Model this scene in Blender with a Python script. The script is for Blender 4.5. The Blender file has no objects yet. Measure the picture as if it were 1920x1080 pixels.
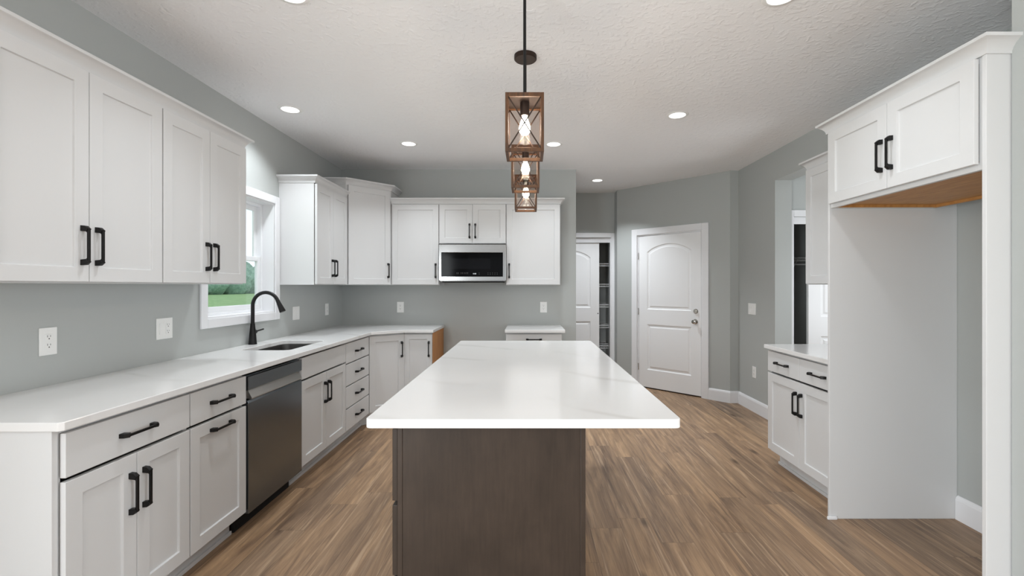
import bpy, bmesh, math, random
from mathutils import Vector, Matrix

random.seed(7)
SC = bpy.context.scene
COL = SC.collection
PI = math.pi
def R(d): return math.radians(d)
def lin(c):
    return tuple(((v/255)/12.92 if v/255 <= .04045 else ((v/255+.055)/1.055)**2.4) for v in c)

# ------------------------------------------------------------------ camera
EYE = 1.372
cam_d = bpy.data.cameras.new('camera'); cam = bpy.data.objects.new('camera', cam_d); COL.objects.link(cam)
cam.location = (0, 0, EYE); cam.rotation_euler = (R(90), 0, 0)
cam_d.sensor_width = 36; cam_d.lens = 16.0
cam_d.shift_x = -29/1920; cam_d.shift_y = -3.5/1920
cam_d.clip_start = .05; cam_d.clip_end = 400
SC.camera = cam

# ------------------------------------------------------------------ view + world
SC.view_settings.view_transform = 'Standard'; SC.view_settings.look = 'None'
SC.view_settings.exposure = 0.06; SC.view_settings.gamma = 1.0
SC.view_settings.use_curve_mapping = False
W = bpy.data.worlds.new('world'); SC.world = W; W.use_nodes = True
bg = W.node_tree.nodes['Background']; bg.inputs[0].default_value = (.86, .93, 1, 1); bg.inputs[1].default_value = 1.3

# ------------------------------------------------------------------ large lights (daylight at the sink and mudroom windows, plus fill at added windows behind the camera)
def area(name, loc, rot, sx, sy, power, color=(1, 1, 1), spread=180):
    l = bpy.data.lights.new(name, 'AREA'); l.shape = 'RECTANGLE'; l.size = sx; l.size_y = sy
    l.energy = power; l.color = color; l.spread = R(spread)
    o = bpy.data.objects.new(name, l); COL.objects.link(o); o.location = loc; o.rotation_euler = rot
    return o
LS = dict(rear=.06, east=2.0, west=3.9, sink=.12, near=.42, far=.76, hall=1.75, mud=.85, living=.35, bulb=1.15, world=1.05)
for wx in (-1.05, 1.25, 3.55):
    area('daylight_fill', (wx, -4.65, 1.25), (R(90), 0, 0), 1.9, 2.1, 50*LS['rear'], (.95, .98, 1))  # ambient fill added at unseen rear windows
area('daylight_fill', (4.95, -.6, 1.25), (R(90), 0, R(90)), 2.4, 2.1, 50*LS['east'], (.91, .965, 1))  # added fill at an unseen east window, placed for its light
area('daylight_fill', (-2.12, -1.75, 1.2), (R(90), 0, R(-90)), 2.2, 2.0, 50*LS['west'], (.91, .965, 1))  # added fill at an invented west window, brightens the right side
area('daylight_fill', (-2.40, 3.478, 1.61), (0, R(-90), 0), .9, .8, 8*LS['sink'], (.93, .97, 1))
area('daylight_fill', (4.36, 3.4, 1.45), (0, R(90), 0), 1.2, 1.0, 30*LS['mud'], (.93, .97, 1))
CAN_W = 8.0        # watts in each recessed light
BULB = 88.0*LS['bulb']        # glow of the pendant bulbs
bg.inputs[1].default_value = 1.3*LS['world']

# ------------------------------------------------------------------ materials
def mat(name, color, rough=.5, metal=0.0, spec=.5):
    m = bpy.data.materials.new(name); m.use_nodes = True
    b = m.node_tree.nodes['Principled BSDF']
    b.inputs['Base Color'].default_value = (*color, 1); b.inputs['Roughness'].default_value = rough
    b.inputs['Metallic'].default_value = metal; b.inputs['Specular IOR Level'].default_value = spec
    return m
class NT:
    def __init__(s, m): s.t = m.node_tree; s.b = s.t.nodes['Principled BSDF']
    def n(s, kind, **kw):
        nd = s.t.nodes.new(kind)
        for k, v in kw.items(): setattr(nd, k, v)
        return nd
    def l(s, a, b): s.t.links.new(a, b)
    def math(s, op, a, b=None, c=None):
        nd = s.n('ShaderNodeMath', operation=op)
        for i, v in enumerate((a, b, c)):
            if v is None: continue
            if isinstance(v, (int, float)): nd.inputs[i].default_value = v
            else: s.l(v, nd.inputs[i])
        return nd.outputs[0]
    def ramp(s, fac, stops):
        nd = s.n('ShaderNodeValToRGB'); e = nd.color_ramp.elements
        while len(e) < len(stops): e.new(.5)
        for el, (p, c) in zip(e, stops):
            el.position = p; el.color = (*c, 1) if len(c) == 3 else c
        s.l(fac, nd.inputs[0]); return nd.outputs[0]
    def mix(s, fac, a, b, blend='MIX'):
        nd = s.n('ShaderNodeMix', data_type='RGBA', blend_type=blend)
        if isinstance(fac, (int, float)): nd.inputs[0].default_value = fac
        else: s.l(fac, nd.inputs[0])
        for i, v in ((6, a), (7, b)):
            if isinstance(v, tuple): nd.inputs[i].default_value = (*v, 1)
            else: s.l(v, nd.inputs[i])
        return nd.outputs[2]
    def noise(s, vec, scale, detail=4, rough=.55, dist=0):
        nd = s.n('ShaderNodeTexNoise'); nd.inputs['Scale'].default_value = scale
        nd.inputs['Detail'].default_value = detail; nd.inputs['Roughness'].default_value = rough
        nd.inputs['Distortion'].default_value = dist
        if vec is not None: s.l(vec, nd.inputs['Vector'])
        return nd.outputs[0]
    def obj(s, scale=(1, 1, 1), rot=(0, 0, 0)):
        tc = s.n('ShaderNodeTexCoord'); mp = s.n('ShaderNodeMapping')
        mp.inputs['Scale'].default_value = scale; mp.inputs['Rotation'].default_value = rot
        s.l(tc.outputs['Object'], mp.inputs[0]); return mp.outputs[0]
    def bump(s, h, strength, dist=.01):
        nd = s.n('ShaderNodeBump'); nd.inputs['Strength'].default_value = strength; nd.inputs['Distance'].default_value = dist
        s.l(h, nd.inputs['Height']); s.l(nd.outputs[0], s.b.inputs['Normal'])

def m_paint(name, c, rough, bump=.05, scale=180):
    m = mat(name, c, rough, spec=.3); t = NT(m); t.bump(t.noise(t.obj(), scale, 3), bump, .002); return m
M_wall = m_paint('wall_paint', lin((183, 186, 184)), .6)
M_trim = m_paint('trim_paint', lin((238, 238, 240)), .35, .02)
M_cab = m_paint('cabinet_paint', lin((219, 219, 219)), .38, .03, 90)
M_door = m_paint('door_paint', lin((244, 244, 245)), .4, .02)
M_plastic = mat('white_plastic', lin((245, 245, 243)), .35)
M_slot = mat('socket_slot', lin((60, 60, 60)), .5)
M_dark = mat('dark_void', lin((20, 20, 20)), .8)

M_ceil = mat('ceiling_texture', lin((247, 247, 248)), .85, spec=.2)
t = NT(M_ceil)
v = t.obj()
vo = t.n('ShaderNodeTexVoronoi', feature='SMOOTH_F1'); vo.inputs['Scale'].default_value = 26
nz = t.n('ShaderNodeTexNoise'); nz.inputs['Scale'].default_value = 14; nz.inputs['Detail'].default_value = 3
t.l(v, nz.inputs['Vector'])
ad = t.n('ShaderNodeVectorMath', operation='MULTIPLY_ADD'); ad.inputs[1].default_value = (.12, .12, .12)
t.l(nz.outputs['Color'], ad.inputs[0]); t.l(v, ad.inputs[2]); t.l(ad.outputs[0], vo.inputs['Vector'])
h1 = t.ramp(vo.outputs['Distance'], [(.18, (1, 1, 1)), (.42, (0, 0, 0))])
h2 = t.noise(v, 70, 4)
t.bump(t.math('ADD', t.math('MULTIPLY', h1, .6), t.math('MULTIPLY', h2, .5)), .42, .006)

M_quartz = mat('quartz', lin((236, 235, 233)), .13, spec=.5)
t = NT(M_quartz); v = t.obj((1, 1, 1), (0, 0, R(28)))
wv = t.n('ShaderNodeTexWave', wave_type='BANDS', bands_direction='Y'); wv.inputs['Scale'].default_value = .55
wv.inputs['Distortion'].default_value = 7; wv.inputs['Detail'].default_value = 3; wv.inputs['Detail Scale'].default_value = .9
t.l(v, wv.inputs['Vector'])
vein = t.ramp(wv.outputs['Fac'], [(.0, (1, 1, 1)), (.025, (.25, .25, .25)), (.08, (0, 0, 0))])
vein = t.math('MULTIPLY', vein, t.ramp(t.noise(v, 1.7, 3), [(.4, (0, 0, 0)), (.65, (1, 1, 1))]))
cl = t.mix(t.noise(v, 2.5, 5), lin((238, 237, 236)), lin((231, 230, 229)))
t.l(t.mix(t.math('MULTIPLY', vein, .55), cl, lin((200, 196, 192))), t.b.inputs['Base Color'])

M_floor = mat('vinyl_planks', lin((130, 100, 75)), .42, spec=.35)
t = NT(M_floor)
tc = t.n('ShaderNodeTexCoord'); sx = t.n('ShaderNodeSeparateXYZ'); t.l(tc.outputs['Object'], sx.inputs[0])
PX, PY = .178, 1.22
ix = t.math('FLOOR', t.math('DIVIDE', sx.outputs[0], PX))
wn = t.n('ShaderNodeTexWhiteNoise', noise_dimensions='1D'); t.l(ix, wn.inputs['W'])
yy = t.math('ADD', sx.outputs[1], t.math('MULTIPLY', wn.outputs[0], PY))
iy = t.math('FLOOR', t.math('DIVIDE', yy, PY))
cb = t.n('ShaderNodeCombineXYZ'); t.l(ix, cb.inputs[0]); t.l(iy, cb.inputs[1])
wp = t.n('ShaderNodeTexWhiteNoise', noise_dimensions='2D'); t.l(cb.outputs[0], wp.inputs['Vector'])
off = t.n('ShaderNodeVectorMath', operation='MULTIPLY_ADD'); off.inputs[1].default_value = (7, 13, 5)
t.l(wp.outputs['Color'], off.inputs[0]); t.l(tc.outputs['Object'], off.inputs[2])
mpg = t.n('ShaderNodeMapping'); mpg.inputs['Scale'].default_value = (9, .85, 1); t.l(off.outputs[0], mpg.inputs[0])
g1 = t.noise(mpg.outputs[0], 1.5, 7, .62, 1.1)
mpf = t.n('ShaderNodeMapping'); mpf.inputs['Scale'].default_value = (60, 2.2, 1); t.l(off.outputs[0], mpf.inputs[0])
g2 = t.noise(mpf.outputs[0], 1.6, 4, .6)
base = t.ramp(g1, [(.28, lin((116, 95, 78))), (.42, lin((146, 121, 99))), (.56, lin((170, 142, 115))), (.72, lin((198, 166, 134)))])
tone = t.ramp(wp.outputs[0], [(0, lin((218, 218, 218))), (.5, lin((240, 234, 226))), (1, lin((255, 248, 236)))])
c1 = t.mix(1, base, tone, 'MULTIPLY')
c2 = t.mix(t.math('MULTIPLY', t.ramp(g2, [(.45, (0, 0, 0)), (.75, (1, 1, 1))]), .45), c1, lin((118, 95, 76)))
mps = t.n('ShaderNodeMapping'); mps.inputs['Scale'].default_value = (34, .9, 1); mps.inputs['Location'].default_value = (3, 7, 0); t.l(off.outputs[0], mps.inputs[0])
g3 = t.noise(mps.outputs[0], 1.3, 5, .65, .8)
c2 = t.mix(t.math('MULTIPLY', t.ramp(g3, [(.56, (0, 0, 0)), (.66, (1, 1, 1))]), .42), c2, lin((216, 186, 154)))
c2 = t.mix(t.math('MULTIPLY', t.ramp(g3, [(.34, (1, 1, 1)), (.43, (0, 0, 0))]), .5), c2, lin((98, 78, 63)))
mk = t.n('ShaderNodeMapping'); mk.inputs['Scale'].default_value = (5.5, 1.9, 1); t.l(off.outputs[0], mk.inputs[0])
kv = t.n('ShaderNodeTexVoronoi'); kv.inputs['Scale'].default_value = .75; kv.inputs['Randomness'].default_value = 1
t.l(mk.outputs[0], kv.inputs['Vector'])
kn = t.ramp(kv.outputs['Distance'], [(.03, (1, 1, 1)), (.12, (0, 0, 0))])
c3 = t.mix(t.math('MULTIPLY', kn, .7), c2, lin((62, 46, 36)))
fx = t.math('ABSOLUTE', t.math('SUBTRACT', t.math('FRACT', t.math('DIVIDE', sx.outputs[0], PX)), .5))
fy = t.math('ABSOLUTE', t.math('SUBTRACT', t.math('FRACT', t.math('DIVIDE', yy, PY)), .5))
gap = t.math('MAXIMUM', t.math('GREATER_THAN', fx, .5-.0012/PX), t.math('GREATER_THAN', fy, .5-.0012/PY))
t.l(t.mix(t.math('MULTIPLY', gap, .4), c3, lin((60, 46, 36))), t.b.inputs['Base Color'])
t.bump(t.math('SUBTRACT', t.math('MULTIPLY', g2, .3), gap), .12, .002)

def m_wood(name, dark, light, rough, sc=(18, 18, 1.2), bump=.05):
    m = mat(name, light, rough); t = NT(m); v = t.obj(sc)
    g = t.noise(v, 2.2, 6, .6, .6)
    t.l(t.ramp(g, [(.3, dark), (.7, light)]), t.b.inputs['Base Color']); t.bump(g, bump, .002); return m
M_island = mat('stained_maple', lin((80, 66, 58)), .42, spec=.35)
t = NT(M_island); v = t.obj((3, 3, 1.6))
g = t.math('ADD', t.math('MULTIPLY', t.noise(v, 2.6, 6, .62), .65), t.math('MULTIPLY', t.noise(t.obj((50, 50, 4)), 2, 4), .35))
t.l(t.ramp(g, [(.3, lin((47, 39, 33))), (.7, lin((66, 55, 47)))]), t.b.inputs['Base Color'])
M_ply = m_wood('maple_plywood', lin((176, 122, 66)), lin((208, 154, 92)), .5, (3, 22, 3))
M_ply_v = m_wood('maple_plywood_side', lin((176, 116, 62)), lin((204, 142, 80)), .5, (22, 22, 2))
M_lantern = m_wood('lantern_wood', lin((54, 31, 12)), lin((100, 61, 24)), .55, (30, 30, 3))
M_black = mat('black_metal', lin((34, 33, 33)), .42, .6)
M_bronze = mat('bronze_metal', lin((58, 46, 40)), .45, .7)
M_steel = mat('stainless', lin((140, 139, 138)), .2, 1.0)
M_lip_sheen = mat('steel_lip_sheen', lin((205, 202, 198)), .3, 1.0)  # lighter than the other steel: ceiling reflection put into the colour
M_sink = mat('sink_steel', lin((150, 147, 145)), .32, 1.0)
M_dsteel = mat('dark_stainless', lin((126, 131, 135)), .22, 1.0)
M_chrome = mat('satin_nickel', lin((190, 186, 180)), .18, 1.0)
M_bglass = mat('black_glass', lin((8, 8, 9)), .08, spec=.06)
M_bwin = mat('microwave_window', lin((18, 18, 20)), .1, spec=.06)
M_mark = mat('control_marks', lin((120, 120, 122)), .4)
M_wire = mat('white_wire', lin((235, 235, 235)), .4)
M_vinyl = mat('white_vinyl', lin((240, 241, 243)), .35)

def m_emit(name, c, s):
    m = bpy.data.materials.new(name); m.use_nodes = True; n = m.node_tree.nodes; n.clear()
    e = n.new('ShaderNodeEmission'); e.inputs[0].default_value = (*c, 1); e.inputs[1].default_value = s
    o = n.new('ShaderNodeOutputMaterial'); m.node_tree.links.new(e.outputs[0], o.inputs[0]); return m
M_lens = m_emit('lamp_lens', (1, .99, .97), 3)
M_bulb = m_emit('bulb_glow', (1, .92, .78), BULB)
M_digit = m_emit('clock_digits', (.9, .95, 1), .9)
def m_glass(name, tint, refl):
    m = bpy.data.materials.new(name); m.use_nodes = True; n = m.node_tree.nodes; n.clear(); l = m.node_tree.links
    tr = n.new('ShaderNodeBsdfTransparent'); tr.inputs[0].default_value = (*tint, 1)
    gl = n.new('ShaderNodeBsdfGlossy'); gl.inputs['Roughness'].default_value = .02
    mx = n.new('ShaderNodeMixShader'); fr = n.new('ShaderNodeLayerWeight'); fr.inputs[0].default_value = refl
    o = n.new('ShaderNodeOutputMaterial')
    l.new(fr.outputs['Fresnel'], mx.inputs[0]); l.new(tr.outputs[0], mx.inputs[1]); l.new(gl.outputs[0], mx.inputs[2]); l.new(mx.outputs[0], o.inputs[0])
    return m
M_glass = m_glass('clear_glass', (.95, .97, .97), .12)
M_lglass = m_glass('lantern_glass', (.95, .92, .90), .12)
M_grass = mat('lawn_grass', lin((110, 150, 80)), .9)
t = NT(M_grass); g = t.noise(t.obj((1, 1, 1)), 3, 8, .7)
t.l(t.ramp(g, [(.3, lin((112, 146, 92))), (.7, lin((150, 180, 122)))]), t.b.inputs['Base Color'])
M_hazy_hedge = mat('hazy_hedge_leaves', lin((60, 95, 60)), .9)
t = NT(M_hazy_hedge); g = t.noise(t.obj(), 4, 8, .75)
t.l(t.ramp(g, [(.35, lin((104, 140, 122))), (.7, lin((168, 196, 176)))]), t.b.inputs['Base Color'])  # leaves paled: outdoor haze put into the colour

# ------------------------------------------------------------------ mesh helpers
class MB:
    def __init__(s): s.bm = bmesh.new()
    def box(s, x0, x1, y0, y1, z0, z1):
        x0, x1 = sorted((x0, x1)); y0, y1 = sorted((y0, y1)); z0, z1 = sorted((z0, z1))
        v = [s.bm.verts.new((x, y, z)) for x in (x0, x1) for y in (y0, y1) for z in (z0, z1)]
        for f in ((0, 1, 3, 2), (4, 6, 7, 5), (0, 4, 5, 1), (2, 3, 7, 6), (0, 2, 6, 4), (1, 5, 7, 3)):
            s.bm.faces.new([v[i] for i in f])
        return s
    def prism(s, pts, fn, a, b):
        """pts: 2D outline, fn(u, v, w) -> xyz, extruded w from a to b"""
        A = [s.bm.verts.new(fn(u, v, a)) for u, v in pts]; B = [s.bm.verts.new(fn(u, v, b)) for u, v in pts]
        n = len(pts)
        s.bm.faces.new(A[::-1]); s.bm.faces.new(B)
        for i in range(n): s.bm.faces.new((A[i], A[(i+1) % n], B[(i+1) % n], B[i]))
        return s
    def slab(s, outer, holes, z0, z1):
        for z in (z0, z1):
            es = []
            for loop in [outer]+holes:
                vs = [s.bm.verts.new((x, y, z)) for x, y in loop]
                es += [s.bm.edges.new((vs[i], vs[(i+1) % len(vs)])) for i in range(len(vs))]
            bmesh.ops.triangle_fill(s.bm, use_beauty=True, edges=es)
        for loop in [outer]+holes:
            for i in range(len(loop)):
                a, b = loop[i], loop[(i+1) % len(loop)]
                s.bm.faces.new([s.bm.verts.new(p) for p in ((*a, z0), (*b, z0), (*b, z1), (*a, z1))])
        bmesh.ops.remove_doubles(s.bm, verts=s.bm.verts, dist=1e-5)
        return s
    def lathe(s, prof, c=(0, 0, 0), axis='z', seg=32):
        def P(r, h, a):
            ca, sa = r*math.cos(a), r*math.sin(a)
            q = {'z': (ca, sa, h), 'y': (ca, h, sa), 'x': (h, ca, sa)}[axis]
            return (q[0]+c[0], q[1]+c[1], q[2]+c[2])
        rings = []
        for r, h in prof:
            if r < 1e-6: rings.append([s.bm.verts.new(P(0, h, 0))])
            else: rings.append([s.bm.verts.new(P(r, h, 2*PI*i/seg)) for i in range(seg)])
        for a, b in zip(rings, rings[1:]):
            for i in range(seg):
                j = (i+1) % seg
                q = [a[i % len(a)], a[j % len(a)], b[j % len(b)], b[i % len(b)]]
                u = []
                for x in q:
                    if x not in u: u.append(x)
                if len(u) > 2: s.bm.faces.new(u)
        return s
    def tube(s, pts, rad, seg=14):
        pts = [Vector(p) for p in pts]; rads = rad if isinstance(rad, (list, tuple)) else [rad]*len(pts)
        rings = []; ref = None
        for i, p in enumerate(pts):
            d = (pts[min(i+1, len(pts)-1)]-pts[max(i-1, 0)]).normalized()
            if ref is None: ref = d.orthogonal().normalized()
            else: ref = (ref-d*ref.dot(d)).normalized()
            u = d.cross(ref)
            rings.append([s.bm.verts.new(p+rads[i]*(math.cos(2*PI*k/seg)*ref+math.sin(2*PI*k/seg)*u)) for k in range(seg)])
        for a, b in zip(rings, rings[1:]):
            for k in range(seg): s.bm.faces.new((a[k], a[(k+1) % seg], b[(k+1) % seg], b[k]))
        s.bm.faces.new(rings[0][::-1]); s.bm.faces.new(rings[-1])
        return s
    def bar(s, p0, p1, w, h):
        """square bar between two points"""
        p0, p1 = Vector(p0), Vector(p1); d = (p1-p0).normalized()
        a = d.cross(Vector((0, 0, 1)))
        if a.length < 1e-4: a = Vector((1, 0, 0))
        a.normalize(); b = a.cross(d)
        vs = [[s.bm.verts.new(p+sa*a*w/2+sb*b*h/2) for sa, sb in ((-1, -1), (1, -1), (1, 1), (-1, 1))] for p in (p0, p1)]
        for k in range(4): s.bm.faces.new((vs[0][k], vs[0][(k+1) % 4], vs[1][(k+1) % 4], vs[1][k]))
        s.bm.faces.new(vs[0][::-1]); s.bm.faces.new(vs[1]); return s
    def sweep(s, prof, path):
        """profile (out, z) along a 2D path, outward = right of the direction, mitred"""
        P = [Vector(p) for p in path]; n = len(P); rings = []
        for i, p in enumerate(P):
            d0 = (P[i]-P[i-1]).normalized() if i > 0 else None
            d1 = (P[i+1]-P[i]).normalized() if i < n-1 else None
            r = [Vector((d.y, -d.x)) for d in (d0, d1) if d is not None]
            if len(r) == 2:
                m = (r[0]+r[1]).normalized(); m = m/max(.2, m.dot(r[0]))
            else: m = r[0]
            rings.append([s.bm.verts.new((p.x+m.x*o, p.y+m.y*o, z)) for o, z in prof])
        k = len(prof)
        for a, b in zip(rings, rings[1:]):
            for j in range(k): s.bm.faces.new((a[j], a[(j+1) % k], b[(j+1) % k], b[j]))
        s.bm.faces.new(rings[0]); s.bm.faces.new(rings[-1][::-1]); return s
    def mesh(s, name, m, smooth=None):
        bmesh.ops.recalc_face_normals(s.bm, faces=s.bm.faces)
        me = bpy.data.meshes.new(name); s.bm.to_mesh(me); s.bm.free(); me.materials.append(m)
        if smooth:
            me.polygons.foreach_set('use_smooth', [True]*len(me.polygons))
            me.set_sharp_from_angle(angle=R(smooth))
        return me
    def build(s, name, m, parent=None, bevel=0, smooth=None, loc=None, rz=None):
        return link(name, s.mesh(name, m, smooth), parent, bevel, loc, rz)
def link(name, me, parent=None, bevel=0, loc=None, rz=None):
    o = bpy.data.objects.new(name, me); COL.objects.link(o); o.parent = parent
    if loc: o.location = loc
    if rz: o.rotation_euler = (0, 0, rz)
    if bevel:
        b = o.modifiers.new('bevel', 'BEVEL'); b.width = bevel; b.segments = 2; b.limit_method = 'ANGLE'; b.angle_limit = R(40)
        b.harden_normals = False
    return o
def tag(o, label, cat, group=None, kind=None):
    o['label'] = label; o['category'] = cat
    if group: o['group'] = group
    if kind: o['kind'] = kind
    return o
def thing(name, label, cat, loc=(0, 0, 0), rz=0, group=None):
    o = bpy.data.objects.new(name, None); COL.objects.link(o); o.location = loc; o.rotation_euler = (0, 0, rz)
    o.empty_display_size = .1
    return tag(o, label, cat, group)
def struct(o): o['kind'] = 'structure'; return o
def sempty(name, loc=(0, 0, 0), rz=0):
    o = bpy.data.objects.new(name, None); COL.objects.link(o); o.location = loc; o.rotation_euler = (0, 0, rz)
    o['kind'] = 'structure'; return o

# ------------------------------------------------------------------ room shell
XL, YB, ZC = -2.165, 5.30, 2.729
XR, XA = 2.48, 2.535           # right wall, refrigerator alcove wall
WT = .15
struct(MB().box(-2.6, 5.2, -4.9, 7.6, -.12, 0).build('floor', M_floor))
struct(MB().box(-2.6, 5.2, -4.9, 7.6, ZC, ZC+.15).build('ceiling', M_ceil))
# left wall with window hole
WY0, WY1, WZ0, WZ1 = 3.065, 3.89, 1.15, 2.075
w = MB(); x0, x1 = XL-WT, XL
w.box(x0, x1, -4.9, -2.9, 0, ZC).box(x0, x1, -.6, WY0, 0, ZC).box(x0, x1, -2.9, -.6, 2.25, ZC).box(x0, x1, -2.9, -.6, 0, .1).box(x0, x1, WY1, YB+.12, 0, ZC).box(x0, x1, WY0, WY1, 0, WZ0).box(x0, x1, WY0, WY1, WZ1, ZC)
struct(w.build('wall_left', M_wall))
struct(MB().box(XL, .565, YB, YB+.12, 0, ZC).build('wall_back', M_wall))
# right wall with the cased-less opening to the mudroom
OY0, OY1, OZ = 3.60, 4.559, 2.433
w = MB(); w.box(XR, 2.647, 2.70, OY0, 0, ZC).box(XR, 2.647, OY1, 5.347, 0, ZC).box(XR, 2.647, OY0, OY1, OZ, ZC)
struct(w.build('wall_right', M_wall))
struct(MB().box(XA, 2.647, 1.76, 2.70, 0, ZC).build('wall_alcove', M_wall))
struct(MB().box(1.873, 5.1, 1.50, 1.76, 0, ZC).build('wall_wing', M_wall))
# angled pantry wall: facet + diagonal with the garage door + return
DA, DB = Vector((1.27, 6.447)), Vector((2.38, 5.347))
dl = (DB-DA).length; dang = math.atan2(DB.y-DA.y, DB.x-DA.x)
struct(MB().box(2.38, XR+.17, 5.347, 5.50, 0, ZC).build('wall_facet', M_wall))
ds = sempty('wall_diagonal', (DA.x, DA.y, 0), dang)
T0, T1, DT = .325, 1.235, 2.07      # rough opening
w = MB(); w.box(0, T0, 0, .12, 0, ZC).box(T1, dl, 0, .12, 0, ZC).box(T0, T1, 0, .12, DT, ZC)
w.build('wall_surface', M_wall, ds)
YC = 6.633
struct(MB().prism([(1.27, 6.447), (1.35, 6.53), (1.35, YC+.75), (1.27, YC+.75)], lambda u, v, q: (u, v, q), 0, ZC).build('wall_return', M_wall))
CX0, CX1, CZ = -.26, 1.218, 2.08
w = MB(); w.box(-.9, CX0, YC, YC+.11, 0, ZC).box(CX1, 1.27, YC, YC+.11, 0, ZC).box(CX0, CX1, YC, YC+.11, CZ, ZC)
struct(w.build('wall_pantry', M_wall))
struct(MB().box(-1.02, -.9, YB+.12, YC+.75, 0, ZC).build('wall_hall', M_wall))
struct(MB().box(-1.02, 1.35, YC+.75, YC+.85, 0, ZC).build('wall_pantry_rear', M_wall))
# mudroom behind the right wall and its closet
YM = 4.64
MX0, MX1, MZ = 2.707, 4.15, 2.08
w = MB(); w.box(2.647, MX0, YM, YM+.11, 0, ZC).box(MX1, 4.4, YM, YM+.11, 0, ZC).box(MX0, MX1, YM, YM+.11, MZ, ZC)
struct(w.build('wall_mudroom', M_wall))
struct(MB().box(2.647, 4.4, 5.40, 5.50, 0, ZC).build('wall_closet', M_wall))
struct(MB().box(4.4, 4.5, 1.76, 2.8, 0, ZC).box(4.4, 4.5, 4.0, 5.5, 0, ZC).box(4.4, 4.5, 2.8, 4.0, 0, .95).box(4.4, 4.5, 2.8, 4.0, 1.95, ZC).build('wall_mudroom_side', M_wall))
struct(MB().box(4.39, 4.5, 2.8, 2.86, .95, 1.95).box(4.39, 4.5, 3.94, 4.0, .95, 1.95).box(4.39, 4.5, 2.86, 3.94, .95, 1.01).box(4.39, 4.5, 2.86, 3.94, 1.89, 1.95).build('window_6', M_vinyl))
# living area behind the camera; its unseen windows are added to let light in
w = MB(); ys = (-4.9, -4.75)
xs = [-2.6]
for wx in (-1.05, 1.25, 3.55): xs += [wx-.95, wx+.95]
xs.append(5.2)
for i in range(0, len(xs), 2): w.box(xs[i], xs[i+1], *ys, 0, ZC)
for wx in (-1.05, 1.25, 3.55): w.box(wx-.95, wx+.95, *ys, 0, .2).box(wx-.95, wx+.95, *ys, 2.3, ZC)
struct(w.build('wall_rear', M_wall))
w = MB(); w.box(5.0, 5.15, -4.75, -1.8, 0, ZC).box(5.0, 5.15, .6, 1.5, 0, ZC).box(5.0, 5.15, -1.8, .6, 0, .2).box(5.0, 5.15, -1.8, .6, 2.3, ZC)
struct(w.build('wall_east', M_wall))
for k, wx in enumerate((-1.05, 1.25, 3.55)):
    f = MB().box(wx-.95, wx-.88, -4.88, -4.76, .2, 2.3).box(wx+.88, wx+.95, -4.88, -4.76, .2, 2.3)
    f.box(wx-.95, wx+.95, -4.88, -4.76, .2, .27).box(wx-.95, wx+.95, -4.88, -4.76, 2.23, 2.3).box(wx-.03, wx+.03, -4.88, -4.76, .27, 2.23)
    struct(f.build('window_%d' % (k+2), M_vinyl))  # out-of-view rear windows, added to carry the fill light
f = MB().box(x0+.02, XL-.02, -2.9, -2.82, .1, 2.25).box(x0+.02, XL-.02, -.68, -.6, .1, 2.25).box(x0+.02, XL-.02, -2.82, -.68, 2.17, 2.25).box(x0+.02, XL-.02, -2.82, -.68, .1, .18).box(x0+.02, XL-.02, -1.79, -1.71, .18, 2.17)
struct(f.build('window_7', M_vinyl))  # invented opening, added to light the right side of the kitchen
f = MB().box(5.02, 5.14, -1.8, -1.73, .2, 2.3).box(5.02, 5.14, .53, .6, .2, 2.3).box(5.02, 5.14, -1.8, .6, .2, .27).box(5.02, 5.14, -1.8, .6, 2.23, 2.3).box(5.02, 5.14, -.63, -.57, .27, 2.23)
struct(f.build('window_5', M_vinyl))  # unseen east window, added and positioned for its light

# baseboards
BBP = [(0, 0), (.016, 0), (.016, .115), (.012, .128), (.006, .136), (0, .14)]
def baseboard(name, path): struct(MB().sweep(BBP, path).build(name, M_trim))
def dp(tt): return (DA.x+(DB.x-DA.x)*tt/dl, DA.y+(DB.y-DA.y)*tt/dl)
baseboard('baseboard_right', [dp(1.313), (2.38, 5.347), (XR, 5.347), (XR, OY1), (2.647, OY1)])
baseboard('baseboard_diagonal', [(1.27, YC-.001), (1.27, 6.447), dp(.242)])
baseboard('baseboard_alcove', [(XA, 2.681), (XA, 1.785)])
baseboard('baseboard_back', [(-.97, YB), (-.226, YB)])
baseboard('baseboard_hall', [(.36, YB), (.565, YB), (.565, YB+.12)])

# ------------------------------------------------------------------ cabinet hardware and fronts
def pull_mesh(name, vertical):
    L = .080
    pr = [(-L, 0), (-L+.001, .020), (-L+.010, .032), (L-.010, .032), (L-.001, .020), (L, 0), (L-.018, 0), (L-.022, .018), (L-.028, .024),
          (-L+.028, .024), (-L+.022, .018), (-L+.018, 0)]
    b = MB()
    fn = (lambda u, v, q: (q, -v, u)) if vertical else (lambda u, v, q: (u, -v, q))
    # bar
    b.prism(pr, fn, -.005, .005)
    # flared feet
    for s in (-1, 1):
        ft = [(s*(L+.002), 0), (s*(L+.0005), .018), (s*(L-.012), .0315), (s*(L-.024), .024), (s*(L-.021), 0)]
        b.prism(ft if s > 0 else ft[::-1], fn, -.0085, .0085)
    return b.mesh(name, M_black)
PV, PH = pull_mesh('pull_vertical', True), pull_mesh('pull_horizontal', False)
def pull(parent, x, z, vertical, y=-.02):
    o = link('handle', PV if vertical else PH, parent, .001); o.location = (x, y, z); return o

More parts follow.
